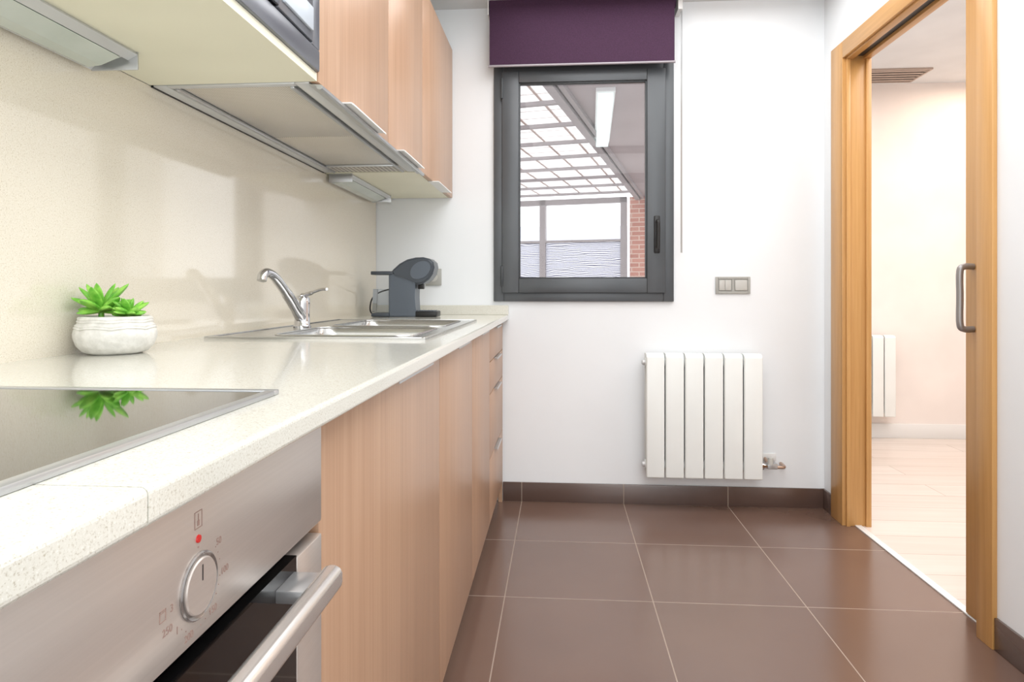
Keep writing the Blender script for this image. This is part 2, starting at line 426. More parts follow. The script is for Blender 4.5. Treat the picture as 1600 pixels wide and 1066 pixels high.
# ------------------------------------------------------------------ worktop & splash
def roundedfront(x0,x1,z0,z1,r=0.005):
    pts=[(x0,z0)]
    for k in range(5):
        a=-math.pi/2+k*math.pi/8; pts.append((x1-r+r*math.cos(a),z0+r+r*math.sin(a)))
    for k in range(5):
        a=k*math.pi/8; pts.append((x1-r+r*math.cos(a),z1-r+r*math.sin(a)))
    pts.append((x0,z1)); return pts
ZB=0.8945
SX0,SX1,SY0,SY1=-0.865,-0.335,1.55,2.495
bm=bmesh.new()
def bmprism(bm,prof,a0,a1):
    A=[bm.verts.new((u,a0,v)) for u,v in prof]; B=[bm.verts.new((u,a1,v)) for u,v in prof]; n=len(prof)
    bm.faces.new(A); bm.faces.new(B[::-1])
    for i in range(n): bm.faces.new((A[i],A[(i+1)%n],B[(i+1)%n],B[i]))
bmprism(bm,roundedfront(SX1,XF,ZB,ZT),-0.47,0.3760)
bmprism(bm,roundedfront(SX1,XF,ZB,ZT),0.3774,3.188)
bm_box(bm,XL,SX0,-0.47,3.188,ZB,ZT)
bm_box(bm,SX0,SX1,-0.47,SY0,ZB,ZT)
bm_box(bm,SX0,SX1,SY1,3.188,ZB,ZT)
bm_box(bm,XL,XF,3.168,3.188,ZT,ZT+0.047,bev=0.002)
wt=addobj('worktop',fin(bm,'worktop'),COUNTER)
tag(wt,'cream speckled quartz worktop running along the wall','worktop')
bs=box('backsplash',-0.93,XL,-0.47,3.186,ZT,1.5,SPLASH)
tag(bs,'beige speckled quartz backsplash panel above the worktop','backsplash')

# ------------------------------------------------------------------ base cabinets
def basecab(y0,y1,doors,label,drawers=None,name='base_cabinet'):
    e=empty(name,(-0.6,(y0+y1)/2,0),label,'cabinet',group='wood laminate base cabinets')
    boxes('body',[(-0.905,-0.302,y0+0.001,y0+0.017,0.1,0.893),(-0.905,-0.302,y1-0.017,y1-0.001,0.1,0.893),(-0.905,-0.302,y0+0.017,y1-0.017,0.1,0.116),(-0.905,-0.89,y0+0.017,y1-0.017,0.116,0.893),(-0.322,-0.302,y0+0.017,y1-0.017,0.85,0.86)],CREAM,e)
    box('plinth',-0.345,-0.33,y0+0.001,y1-0.001,0.0,0.1,ALU,e)
    if drawers:
        for (z0,z1) in drawers:
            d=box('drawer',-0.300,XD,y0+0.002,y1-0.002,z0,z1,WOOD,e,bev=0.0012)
            yc=(y0+y1)/2
            prism('handle',[(XD-0.004,z1-0.002),(XD-0.004,z1+0.0005),(XD+0.012,z1+0.0005),(XD+0.014,z1-0.002),(XD+0.014,z1-0.007),(XD+0.0125,z1-0.007),(XD+0.0115,z1-0.0015)],'Y',yc-0.10,yc+0.10,ALU,d)
    else:
        n=doors; wd=(y1-y0)/n
        for i in range(n):
            a=y0+i*wd; b=a+wd
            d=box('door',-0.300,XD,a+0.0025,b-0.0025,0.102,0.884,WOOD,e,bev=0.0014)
            yc=(a+b)/2
            prism('handle',[(XD-0.010,0.8842),(XD-0.010,0.887),(XD+0.005,0.887),(XD+0.006,0.880),(XD+0.0045,0.880),(XD+0.0035,0.8842)],'Y',yc-0.02,yc+0.28 if (b-a)>0.6 else yc+0.2,ALU,d)
    return e
basecab(-0.47,0.128,1,'wood laminate base cabinet beside the oven')
basecab(0.7286,1.489,1,'wood laminate base cabinet next to the oven')
basecab(1.489,2.056,1,'wood laminate base cabinet under the near sink bowl')
basecab(2.056,2.571,1,'wood laminate base cabinet under the far sink bowl')
basecab(2.571,3.165,1,'wood laminate drawer cabinet in the wall corner',drawers=[(0.102,0.36),(0.364,0.62),(0.624,0.75),(0.754,0.884)])
fs=box('filler_strip',-0.300,XD-0.002,3.166,3.179,0.0,0.89,WOOD)
tag(fs,'narrow wood laminate filler strip against the wall','filler strip')

# ------------------------------------------------------------------ oven
XO=-0.272
ov=empty('oven',(-0.6,0.43,0.1),'built-in stainless steel oven with dial and bar handle','oven')
OY0,OY1=0.132,0.7245
box('body',-0.88,-0.302,OY0+0.01,OY1-0.01,0.115,0.885,BLACK,ov)
box('plinth',-0.345,-0.33,OY0,OY1,0,0.1,ALU,ov)
cp=box('control_panel',-0.300,XO,OY0,OY1,0.776,0.889,STEEL,ov,bev=0.0025)
box('door_gap_shade',-0.302,-0.296,OY0,OY1,0.10,0.776,BLACK,ov)  # black sheet standing in for the shade in the gaps around the door
od=boxes('oven_door',[(-0.295,XO,OY0,0.20,0.20,0.762),(-0.295,XO,0.655,OY1,0.20,0.762),(-0.295,XO,0.20,0.655,0.20,0.27)],STEEL,ov,bev=0.002)
box('door_glass',-0.294,XO-0.001,0.20,0.655,0.27,0.764,BLACKG,od)
box('lower_panel',-0.295,XO,OY0,OY1,0.104,0.194,STEEL,ov,bev=0.002)
HX=-0.236; HZ=0.741
def rr2(cx,cz,hx_,hz_,r,n=5):
    o=[]
    for sx,sz,a0 in ((1,1,0),(-1,1,90),(-1,-1,180),(1,-1,270)):
        for k in range(n+1):
            a=math.radians(a0+90*k/n); o.append((cx+sx*(hx_-r)+r*math.cos(a),cz+sz*(hz_-r)+r*math.sin(a)))
    return o
prism('handle',rr2(HX,HZ,0.0105,0.0125,0.0075),'Y',0.195,0.659,HSTEEL,od,bev=0.0015)
box('handle_bracket',XO-0.002,HX,0.605,0.650,HZ-0.004,HZ+0.009,ALU,od,bev=0.002)
box('handle_bracket',XO-0.002,HX,0.205,0.25,HZ-0.004,HZ+0.009,ALU,od,bev=0.002)
KY,KZ=0.470,0.817
lathe('knob_ring',[(0.0,0.0),(0.0250,0.0),(0.0250,0.0018),(0.0240,0.0026),(0.0225,0.0016),(0.0,0.0012)],(XO-0.0005,KY,KZ),RINGM,ov,48,'X')
kn=lathe('knob',[(0.0,0.0),(0.0210,0.0),(0.0210,0.0016),(0.0200,0.0026),(0.0,0.0026)],(XO+0.0007,KY,KZ),STEEL,ov,48,'X',30)
box('knob_pointer',XO+0.0032,XO+0.0036,KY-0.0005,KY+0.0005,KZ+0.004,KZ+0.016,BLACK,kn)
lathe('indicator_lamp',[(0.0,0.0),(0.0032,0.0),(0.0028,0.0013),(0.0,0.0017)],(XO-0.0002,KY-0.0005,0.8525),RED,ov,16,'X')
X_=XO+0.0001
def fr(bm,y0,y1,z0,z1,t):
    for b in ((y0,y0+t,z0,z1),(y1-t,y1,z0,z1),(y0,y1,z0,z0+t),(y0,y1,z1-t,z1)): bm_box(bm,X_-0.0002,X_+0.0003,*b)
bm=bmesh.new()
fr(bm,KY-0.0055,KY+0.0045,0.8605,0.8735,0.0005)
bm_box(bm,X_,X_+0.0003,KY-0.0018,KY+0.0008,0.8625,0.8665); bm_box(bm,X_,X_+0.0003,KY-0.0009,KY-0.0001,0.8665,0.8715)
addobj('thermometer_symbol',fin(bm,'s1'),MARK,ov)
bm=bmesh.new()
fr(bm,KY-0.048,KY-0.041,0.812,0.820,0.0004); bm_box(bm,X_,X_+0.0003,KY-0.048,KY-0.041,0.8182,0.8186)
addobj('oven_symbol',fin(bm,'s2'),MARK,ov)
bm=bmesh.new(); bm_box(bm,X_,X_+0.0003,KY-0.0012,KY+0.0002,0.8455,0.847); addobj('zero_mark',fin(bm,'s4'),MARK,ov)
bm=bmesh.new()
for k in range(17):
    a=math.radians(52-k*12.5)
    if k%4==0: continue
    y=KY+math.cos(a)*0.031; z=KZ+math.sin(a)*0.031
    bm_box(bm,X_,X_+0.0003,y-0.0004,y+0.0004,z-0.0004,z+0.0004)
addobj('dial_dots',fin(bm,'s3'),MARK,ov)
for s,y,z in (('50',.499,.8395),('100',.508,.813),('150',.490,.789),('200',.457,.785),('250',.431,.803),('3',.436,.8165),('1',.4425,.797)):
    text('dial_number',s,(X_+0.0001,y,z),0.0078,MARK,ov)

# ------------------------------------------------------------------ hob
hb=empty('ceramic_hob',(-0.58,0.436,ZT),'black glass ceramic hob with steel rim in the worktop','hob')
frame_l=[(-0.835,-0.323,0.146,0.158),(-0.835,-0.323,0.714,0.726),(-0.835,-0.823,0.158,0.714),(-0.335,-0.323,0.158,0.714)]
boxes('rim',[(a,b,c,d,ZT,ZT+0.006) for a,b,c,d in frame_l],ALU,hb,bev=0.0015)
box('glass_surface',-0.823,-0.335,0.158,0.714,ZT,ZT+0.0048,HOBG,hb)
# ------------------------------------------------------------------ sink
sk=empty('kitchen_sink',(-0.6,2.02,ZT),'inset stainless steel double bowl sink','sink')
BX0,BX1=-0.745,-0.365
B1=(1.60,1.975); B2=(2.03,2.44)
z0,z1=ZT,ZT+0.004
X0,X1,Y0,Y1=-0.875,-0.322,1.535,2.508
boxes('rim',[(X0,BX0,Y0,Y1,z0,z1),(BX1,X1,Y0,Y1,z0,z1),(BX0,BX1,Y0,B1[0],z0,z1),(BX0,BX1,B1[1],B2[0],z0,z1),(BX0,BX1,B2[1],Y1,z0,z1)],SINK,sk)
boxes('raised_edge',[(X0,X0+0.008,Y0,Y1,z1,z1+0.003),(X1-0.008,X1,Y0,Y1,z1,z1+0.003),(X0+0.008,X1-0.008,Y0,Y0+0.008,z1,z1+0.003),(X0+0.008,X1-0.008,Y1-0.008,Y1,z1,z1+0.003)],SINK,sk,bev=0.001)
def rrect(x0,x1,y0,y1,r,n=6):
    out=[]
    for cx,cy,a0 in ((x1-r,y1-r,0),(x0+r,y1-r,90),(x0+r,y0+r,180),(x1-r,y0+r,270)):
        for k in range(n+1):
            a=math.radians(a0+90*k/n); out.append((cx+r*math.cos(a),cy+r*math.sin(a)))
    return out
for (a,b) in (B1,B2):
    bm=bmesh.new(); rings=[]
    for ins,r,z in ((0,0.0005,z1),(0.004,0.05,z1),(0.007,0.05,z1-0.003),(0.010,0.05,z1-0.02),(0.022,0.05,z1-0.14),(0.05,0.04,z1-0.155),(0.15,0.03,z1-0.158)):
        rings.append([bm.verts.new((x,y,z)) for x,y in rrect(BX0+ins,BX1-ins,a+ins,b-ins,r)])
    for i in range(len(rings)-1):
        n=len(rings[i])
        for k in range(n): bm.faces.new((rings[i][k],rings[i][(k+1)%n],rings[i+1][(k+1)%n],rings[i+1][k]))
    bm.faces.new(rings[-1])
    me=fin(bm,'bowl'); o=addobj('bowl',me,SINK,sk,smooth=True)
    bm=bmesh.new(); pts=[(x,y,z1+0.001) for x,y in rrect(BX0+0.004,BX1-0.004,a+0.004,b-0.004,0.05,8)]
    pts.append(pts[0]); bm_tube(bm,pts,0.0025,6); addobj('bowl_lip',fin(bm,'bowl_lip'),SINK,sk,smooth=True)
    lathe('drain',[(0,0),(0.04,0),(0.038,0.003),(0.02,0.001),(0,0.001)],((BX0+BX1)/2,(a+b)/2,z1-0.157),CHROME,sk,24)
tx,ty=-0.795,1.95
tp=empty('mixer_tap',(tx,ty,z1),'chrome single-lever mixer tap on the sink rim','tap')
lathe('tap_body',[(0,0),(0.027,0),(0.027,0.006),(0.0235,0.010),(0.0225,0.05),(0.0235,0.075),(0.0225,0.092),(0.015,0.1),(0,0.1)],(tx,ty,z1),CHROME,tp,32)
tube('spout',cr([(tx,ty-0.005,z1+0.03),(tx,ty-0.045,z1+0.06),(tx-0.005,ty-0.11,z1+0.112),(tx-0.01,ty-0.17,z1+0.153),(tx-0.014,ty-0.208,z1+0.165),(tx-0.016,ty-0.232,z1+0.158),(tx-0.016,ty-0.239,z1+0.143)],6),[0.018]*6+[0.0165]*6+[0.014]*6+[0.013]*19,CHROME,tp,16)
tube('lever',cr([(tx,ty,z1+0.090),(tx+0.005,ty,z1+0.100),(tx+0.03,ty-0.004,z1+0.108),(tx+0.06,ty-0.008,z1+0.118),(tx+0.082,ty-0.010,z1+0.120)],5),[0.022]*3+[0.018]*3+[0.013]*5+[0.009]*10,CHROME,tp,14,flat=0.5)

# ------------------------------------------------------------------ coffee machine
cy=2.90; hw=0.055
def cX(px): return -0.6795+(px-640)*0.00291
def cZ(py): return H-(py-454)*0.00291+0.0005
cm=empty('coffee_machine',(-0.69,cy,ZT),'grey pod coffee machine with clear water tank','coffee machine')
pr=[(611,494.8),(611,431),(616,427),(640,427),(653,436),(652.5,448),(652,465),(653,480),(655,494.8)]
prism('machine_body',[(cX(a),cZ(b)) for a,b in pr],'Y',cy-0.05,cy+0.05,CMG,cm,bev=0.005)
hp=[(613,429),(618,422),(628,413),(640,406.5),(653,403.5),(665,403),(675,405.5),(681,411),(682.5,419),(680,429),(674,437.5),(666,443),(657,445.5),(648,443.5),(641,437),(633,431),(623,429)]
prism('head',[(cX(a),cZ(b)) for a,b in hp],'Y',cy-hw,cy+hw,CMG2,cm,bev=0.008)
def oval(cx,cz,ra,rb,ang,n=28):
    o=[]
    for k in range(n):
        t=2*math.pi*k/n; u,v=ra*math.cos(t),rb*math.sin(t)
        o.append((cX(cx)+u*math.cos(ang)-v*math.sin(ang),cZ(cz)+u*math.sin(ang)+v*math.cos(ang)))
    return o
for a,b in ((cy-hw-0.003,cy-hw+0.002),(cy+hw-0.002,cy+hw+0.003)):
    prism('side_oval',oval(661,423,0.050,0.036,math.radians(35)),'Y',a,b,CMG,cm,bev=0.001)
box('top_lid',cX(583),cX(618),cy-hw+0.003,cy+hw-0.003,cZ(430),cZ(424.5),CMG2,cm,bev=0.003)
prism('water_tank',[(cX(584),cZ(488)),(cX(609.5),cZ(488)),(cX(609.5),cZ(452)),(cX(586),cZ(452))],'Y',cy-0.045,cy+0.045,TANK,cm,bev=0.004)
box('rear_base',cX(584),cX(612),cy-hw,cy+hw,cZ(494.8),cZ(489),CMG2,cm,bev=0.003)
box('drip_tray',cX(652),cX(686),cy-0.05,cy+0.05,cZ(494.8),cZ(486),BLACK,cm,bev=0.005)
boxes('tray_grid',[(cX(655+4*k),cX(656.6+4*k),cy-0.045,cy+0.045,cZ(486),cZ(485)) for k in range(7)],CMG,cm)
box('nozzle',cX(654),cX(663),cy-0.014,cy+0.014,cZ(452),cZ(442),BLACK,cm,bev=0.003)
tube('power_cord',cr([(cX(590),cy+0.04,ZT+0.012),(cX(578),cy+0.05,ZT+0.006),(cX(571),cy+0.06,ZT+0.03),(cX(571),cy+0.09,ZT+0.08),(cX(580),cy+0.12,ZT+0.11),(cX(600),cy+0.15,ZT+0.13),(cX(640),3.17,1.09)],6),0.0035,BLACK,cm,8)
so=empty('wall_socket',(-0.64,YB,1.065),'grey plastic wall socket behind coffee machine','socket')
box('plate',-0.665,-0.585,3.180,YB,1.065,1.148,PLAST,so,bev=0.003)
lathe('socket_insert',[(0,0),(0.021,0),(0.021,0.002),(0.018,0.002),(0,0.001)],(-0.625,3.1785,1.106),PLAST2,so,24,'Y')
ls=empty('light_switch',(0.835,YB,1.02),'grey two-gang light switch plate on white wall','light switch')
frame('plate',0.752,0.916,1.024,1.106,0.012,3.181,YB,PLAST,ls,0.002)
box('plate_back',0.76,0.91,3.185,YB,1.03,1.10,PLAST,ls)
box('divider',0.829,0.839,3.181,3.186,1.036,1.094,PLAST,ls)
for a,b in ((0.768,0.7955),(0.7965,0.825),(0.843,0.900)):
    box('rocker',a,b,3.178,3.187,1.040,1.090,PLAST2,ls,bev=0.002)

# ------------------------------------------------------------------ plant
px_,py_=-0.8445,1.176
pl=empty('potted_succulent',(px_,py_,ZT),'green artificial succulents in round white ceramic pot','potted plant')
bm=bmesh.new(); prof=[(0.0,0.0),(0.042,0.0),(0.054,0.005),(0.064,0.016),(0.0690,0.030),(0.0698,0.038),(0.0685,0.045),(0.0670,0.0475),(0.0690,0.0495),(0.0665,0.0520),(0.0672,0.0545),(0.0640,0.0565),(0.0625,0.059),(0.0640,0.0615),(0.0620,0.0640),(0.0630,0.0665),(0.0605,0.070),(0.057,0.0715),(0.0545,0.069),(0.0545,0.060),(0.0,0.060)]
seg=96; rings=[]
for i,(r,z) in enumerate(prof):
    ring=[]
    for k in range(seg):
        a=2*math.pi*k/seg
        zz=z
        if 6<=i<=10: zz+=0.0030*abs(math.sin(a*3.5+0.6))-0.002
        elif 11<=i<=16: zz+=0.0008*math.sin(a*7)
        rr=max(r,1e-5)*(1+(0.005*math.sin(a*2+z*40) if i>1 else 0))
        ring.append(bm.verts.new((px_+rr*math.cos(a),py_+rr*math.sin(a),ZT+zz)))
    rings.append(ring)
for i in range(len(rings)-1):
    for k in range(seg): bm.faces.new((rings[i][k],rings[i][(k+1)%seg],rings[i+1][(k+1)%seg],rings[i+1][k]))
bmesh.ops.remove_doubles(bm,verts=bm.verts,dist=1e-4)
addobj('pot',fin(bm,'pot'),POT,pl,smooth=True)
lathe('soil',[(0,0),(0.053,0),(0.05,0.004),(0,0.008)],(px_,py_,ZT+0.0595),SOIL,pl,24)
def leaf(bm,base,az,el,L,W):
    d=Vector((math.cos(az)*math.cos(el),math.sin(az)*math.cos(el),math.sin(el)))
    side=Vector((-math.sin(az),math.cos(az),0)); up=d.cross(side)*-1
    prev=None; N=10
    for i in range(N+1):
        t=i/N
        wv=W*(0.30+0.95*math.sin(math.pi*min(1,(t*0.80+0.04)))**0.9)*(1-t**6)**0.6*0.66+0.0002
        th=wv*0.5+0.0003
        c=Vector(base)+d*(L*t)+up*(L*0.20*t*t)
        ring=[]
        for k in range(10):
            a=2*math.pi*k/10
            ring.append(bm.verts.new(c+side*math.cos(a)*wv+up*(math.sin(a)*th+abs(math.cos(a))*wv*0.25)))
        if prev:
            for k in range(10): bm.faces.new((prev[k],prev[(k+1)%10],ring[(k+1)%10],ring[k]))
        else: bm.faces.new(ring[::-1])
        prev=ring
    bm.faces.new(prev)
def rosette(name,c,specs):
    bm=bmesh.new()
    for n,el,L,W,off in specs:
        for k in range(n):
            leaf(bm,c,2*math.pi*k/n+off+random.uniform(-.2,.2),math.radians(el+random.uniform(-9,9)),L*random.uniform(.88,1.12),W)
    bm_tube(bm,[(c[0],c[1],c[2]-0.03),(c[0],c[1],c[2]+0.004)],0.005,8)
    return addobj(name,fin(bm,name),LEAF,pl,smooth=True)
rosette('succulent',(px_-0.022,py_-0.010,ZT+0.080),[(6,16,0.046,0.0125,0.2),(6,40,0.058,0.0125,0.6),(5,58,0.064,0.012,0.1),(3,78,0.060,0.010,0.9)])
rosette('succulent',(px_+0.031,py_-0.006,ZT+0.074),[(7,14,0.033,0.0105,0.0),(7,38,0.038,0.0105,0.4),(5,60,0.038,0.009,0.1),(3,80,0.032,0.0075,0.2)])

# ------------------------------------------------------------------ upper cabinets
XU=-0.530; ZU=1.5; ZUT=2.235
def tab(d,yc,L=0.30,z=ZU):
    prism('handle',[(XU-0.019,z-0.0035),(XU-0.019,z-0.0005),(XU+0.024,z-0.0005),(XU+0.029,z-0.003),(XU+0.030,z-0.008),(XU+0.0275,z-0.008),(XU+0.025,z-0.0040)],'Y',yc-L/2,yc+L/2,WHITE,d)
def upper(y0,y1,z0,splits,label):
    e=empty('wall_cabinet',(-0.73,(y0+y1)/2,z0),label,'cabinet',group='wood laminate wall cabinets')
    boxes('body',[(-0.915,XU-0.021,y0,y1,z0,z0+0.018),(-0.915,XU-0.021,y0,y1,ZUT-0.018,ZUT),(-0.915,XU-0.021,y0,y0+0.016,z0+0.018,ZUT-0.018),(-0.915,XU-0.021,y1-0.016,y1,z0+0.018,ZUT-0.018),(-0.915,-0.905,y0+0.016,y1-0.016,z0+0.018,ZUT-0.018)],CREAM,e)
    for a,b in splits:
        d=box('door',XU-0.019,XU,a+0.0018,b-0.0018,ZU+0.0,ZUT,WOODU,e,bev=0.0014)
        tab(d,(a+b)/2+(0.01 if a<1.5 else 0))
    return e
upper(1.39,2.477,1.535,[(1.39,1.975),(1.975,2.477)],'wood laminate wall cabinet above the extractor hood')
upper(2.479,3.183,1.5,[(2.477,3.183)],'wood laminate wall cabinet in the wall corner')
MY0,MY1=0.786,1.386
me_=empty('wall_cabinet',(-0.73,1.086,ZU),'wall cabinet with cream underside housing the microwave','cabinet',group='wood laminate wall cabinets')
boxes('body',[(-0.915,XU-0.002,MY0,MY1,ZU,ZU+0.018),(-0.915,XU-0.02,MY0,MY1,ZUT-0.018,ZUT),(-0.915,XU-0.02,MY0,MY0+0.014,ZU+0.018,ZUT-0.018),(-0.915,XU-0.02,MY1-0.014,MY1,ZU+0.018,ZUT-0.018),(-0.915,-0.905,MY0+0.016,MY1-0.016,ZU+0.018,ZUT-0.018),(-0.905,XU-0.02,MY0+0.014,MY1-0.014,1.925,1.94)],CREAM,me_)
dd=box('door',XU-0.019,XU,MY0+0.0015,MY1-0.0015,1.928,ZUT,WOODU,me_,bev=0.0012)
mw=empty('microwave',(-0.7,1.086,ZU+0.018),'built-in grey steel microwave with control buttons','microwave')
box('body',-0.88,-0.555,MY0+0.02,MY1-0.02,ZU+0.019,1.90,BLACK,mw)
boxes('trim_frame',[(-0.548,-0.524,MY0+0.002,MY1-0.002,ZU+0.0185,ZU+0.065),(-0.548,-0.524,MY0+0.002,MY1-0.002,1.86,1.924),(-0.548,-0.524,MY0+0.002,MY0+0.045,ZU+0.065,1.86),(-0.548,-0.524,MY1-0.045,MY1-0.002,ZU+0.065,1.86)],MWS,mw,bev=0.003)
box('microwave_door',-0.548,-0.520,MY0+0.048,1.165,ZU+0.068,1.857,BLACKG,mw,bev=0.003)
box('door_frame',-0.522,-0.518,1.135,1.165,ZU+0.07,1.855,MWS,mw,bev=0.001)
box('control_panel',-0.548,-0.521,1.168,MY1-0.048,ZU+0.068,1.857,MWS,mw,bev=0.003)
box('door_release_button',-0.522,-0.514,1.185,1.325,ZU+0.085,ZU+0.135,MWB,mw,bev=0.003)
for k in range(3):
    for j in range(3):
        box('button',-0.522,-0.517,1.187+j*0.048,1.187+j*0.048+0.04,ZU+0.155+k*0.03,ZU+0.175+k*0.03,MWB,mw,bev=0.002)
box('display',-0.522,-0.519,1.187,1.323,ZU+0.27,ZU+0.32,BLACKG,mw,bev=0.001)

# extractor hood
hd=empty('extractor_hood',(-0.72,1.93,1.49),'slim steel extractor hood with mesh filter under cabinet','extractor hood')
HY0,HY1=1.392,2.455
box('body',-0.912,XU-0.024,HY0,HY1,1.512,1.534,LALU,hd)
boxes('frame',[(-0.912,-0.880,HY0,HY1,1.498,1.512),(-0.585,-0.552,HY0,HY1,1.498,1.512),(-0.880,-0.585,HY0,HY0+0.02,1.498,1.512)],LALU,hd,bev=0.002)
box('slide_rail',-0.872,-0.864,HY0+0.02,HY1-0.01,1.494,1.5035,ALU,hd,bev=0.002)
box('slide_rail',-0.604,-0.594,HY0+0.02,HY1-0.01,1.494,1.5035,ALU,hd,bev=0.002)
box('cross_rail',-0.860,-0.606,HY1-0.125,HY1-0.113,1.496,1.506,ALU,hd,bev=0.002)
box('perforated_strip',-0.880,-0.585,HY1-0.11,HY1,1.500,1.512,PERF,hd)
box('filter',-0.862,-0.606,HY0+0.022,1.90,1.503,1.511,FILTER,hd,bev=0.002)
box('filter',-0.862,-0.606,1.903,HY1-0.127,1.503,1.511,FILTER,hd,bev=0.002)
prism('pull_out_visor',[(-0.551,1.493),(-0.551,1.499),(-0.5515,1.4975),(XU+0.004,1.4945),(XU+0.008,1.493),(XU+0.008,1.486),(XU+0.003,1.484),(XU-0.004,1.486),(XU-0.006,1.492)],'Y',HY0,HY1+0.02,ALU,hd)
box('gap_shade',-0.9165,-0.912,HY0,HY1,1.497,1.53,BLACK,hd)  # solid black strip painting the shade between hood and wall

def ulamp(y0,y1,label):
    e=empty('under_cabinet_lamp',(-0.86,(y0+y1)/2,1.465),label,'lamp',group='under-cabinet strip lamps')
    prism('housing',[(-0.905,1.4999),(-0.815,1.4999),(-0.811,1.494),(-0.83,1.484),(-0.838,1.492),(-0.895,1.478),(-0.905,1.468)],'Y',y0,y1,LALU,e)
    prism('diffuser',[(-0.832,1.4835),(-0.838,1.491),(-0.894,1.477),(-0.903,1.468),(-0.895,1.466),(-0.87,1.469)],'Y',y0+0.02,y1-0.02,LENS,e)
    box('end_cap',-0.906,-0.811,y0-0.004,y0,1.466,1.4999,ALU,e,bev=0.001)
    box('end_cap',-0.906,-0.811,y1,y1+0.004,1.466,1.4999,ALU,e,bev=0.001)
    return e
ulamp(0.60,1.19,'aluminium strip lamp under the microwave cabinet')
ulamp(2.49,3.07,'aluminium strip lamp under the corner wall cabinet')

# ------------------------------------------------------------------ radiators
def radiator(x0,x1,y0,y1,z0,z1,n,label,valves=True,wallY=YB):
    e=empty('radiator',((x0+x1)/2,(y0+y1)/2,z0),label,'radiator',group=None)
    wd=(x1-x0)/n; first=None
    for i in range(n):
        a=x0+i*wd; b=a+wd
        if first is None:
            bm=bmesh.new()
            bm_box(bm,a+0.0025,b-0.0025,y0,y0+0.016,z0,z1-0.012,bev=0.0075,seg=4)
            prof=[(y0+0.002,z1-0.03),(y0+0.004,z1-0.012),(y0+0.02,z1-0.002),(y0+0.05,z1),(y1,z1-0.004),(y1,z1-0.03)]
            A=[bm.verts.new((a+0.004,u,v)) for u,v in prof]; B=[bm.verts.new((b-0.004,u,v)) for u,v in prof]
            bm.faces.new(A); bm.faces.new(B[::-1])
            for k in range(len(prof)): bm.faces.new((A[k],A[(k+1)%len(prof)],B[(k+1)%len(prof)],B[k]))
            bm_box(bm,(a+b)/2-0.003,(a+b)/2+0.003,y0+0.009,y1,z0+0.01,z1-0.02)
            bm_box(bm,a+0.012,b-0.012,y0+0.03,y0+0.034,z0+0.02,z1-0.02)
            bm_box(bm,a+0.004,b-0.004,y1-0.004,y1,z0+0.015,z1-0.02,bev=0.001)
            for zz in (z0+0.055,z1-0.045): bm_tube(bm,[(a,(y0+y1)/2+0.005,zz),(b,(y0+y1)/2+0.005,zz)],0.022,14)
            first=addobj('section',fin(bm,'section'),RADW,e,smooth=True)
        else:
            o=first.copy(); COL.objects.link(o); o.parent=e; o.matrix_parent_inverse=first.matrix_parent_inverse.copy(); o.location=(first.location.x+i*wd,first.location.y,first.location.z)
    ym=(y0+y1)/2+0.005
    for k,zz in enumerate((z0+0.055,z1-0.045)):
        tube('end_plug',[(x0-0.014,ym,zz),(x0-0.010,ym,zz),(x0,ym,zz)],[0.007,0.013,0.015],LALU,e,12)
        tube('wall_bracket',[(x0+wd*(1.5),y1-0.005,zz),(x0+wd*1.5,wallY-0.0005,zz)],0.004,LALU,e,6)
    if valves:
        zz=z0+0.055
        tube('valve',[(x1,ym,zz),(x1+0.012,ym,zz),(x1+0.014,ym,zz),(x1+0.03,ym,zz)],[0.018,0.018,0.012,0.012],CHROME,e,12)
        box('valve_block',x1+0.028,x1+0.075,ym-0.014,ym+0.018,zz-0.012,zz+0.016,ALU,e,bev=0.004)
        tube('valve_cap',[(x1+0.04,ym-0.016,zz+0.012),(x1+0.04,ym-0.016,zz+0.044)],[0.013,0.012],PLAST2,e,14)
        tube('pipe',cr([(x1+0.075,ym,zz-0.004),(x1+0.10,ym,zz-0.004),(x1+0.112,ym+0.012,zz-0.004),(x1+0.115,YB-0.001,zz-0.004)],5),0.008,COPPER,e,10)
        tube('pipe',cr([(x1+0.04,ym+0.01,zz),(x1+0.04,ym+0.03,zz+0.01),(x1+0.04,YB-0.001,zz+0.02)],5),0.008,COPPER,e,10)
        box('wall_plate',x1+0.018,x1+0.092,YB-0.006,YB,zz+0.01,zz+0.045,WHITE,e,bev=0.002)
    return e
radiator(0.405,0.945,3.075,3.155,0.158,0.743,6,'white aluminium radiator with six sections on kitchen wall')
radiator(1.84,2.32,4.64,4.72,0.165,0.73,6,'white aluminium radiator on the hallway wall',False,4.75)
vt=empty('ceiling_vent',(2.17,4.55,2.5),'slatted metal air vent in hallway ceiling','air vent')
vx0,vx1,vy0,vy1=1.90,2.44,4.43,4.68
boxes('vent_frame',[(vx0,vx1,vy0-0.012,vy0,2.488,2.5),(vx0,vx1,vy1,vy1+0.012,2.488,2.5),(vx0,vx0+0.012,vy0,vy1,2.488,2.5),(vx1-0.012,vx1,vy0,vy1,2.488,2.5)],VENT,vt)
boxes('slats',[(vx0+0.012,vx1-0.012,vy0+0.022+k*0.048,vy0+0.046+k*0.048,2.492,2.496) for k in range(5)],VENT,vt)
box('duct_shadow',vx0+0.012,vx1-0.012,vy0,vy1,2.4985,2.4995,BLACK,vt)

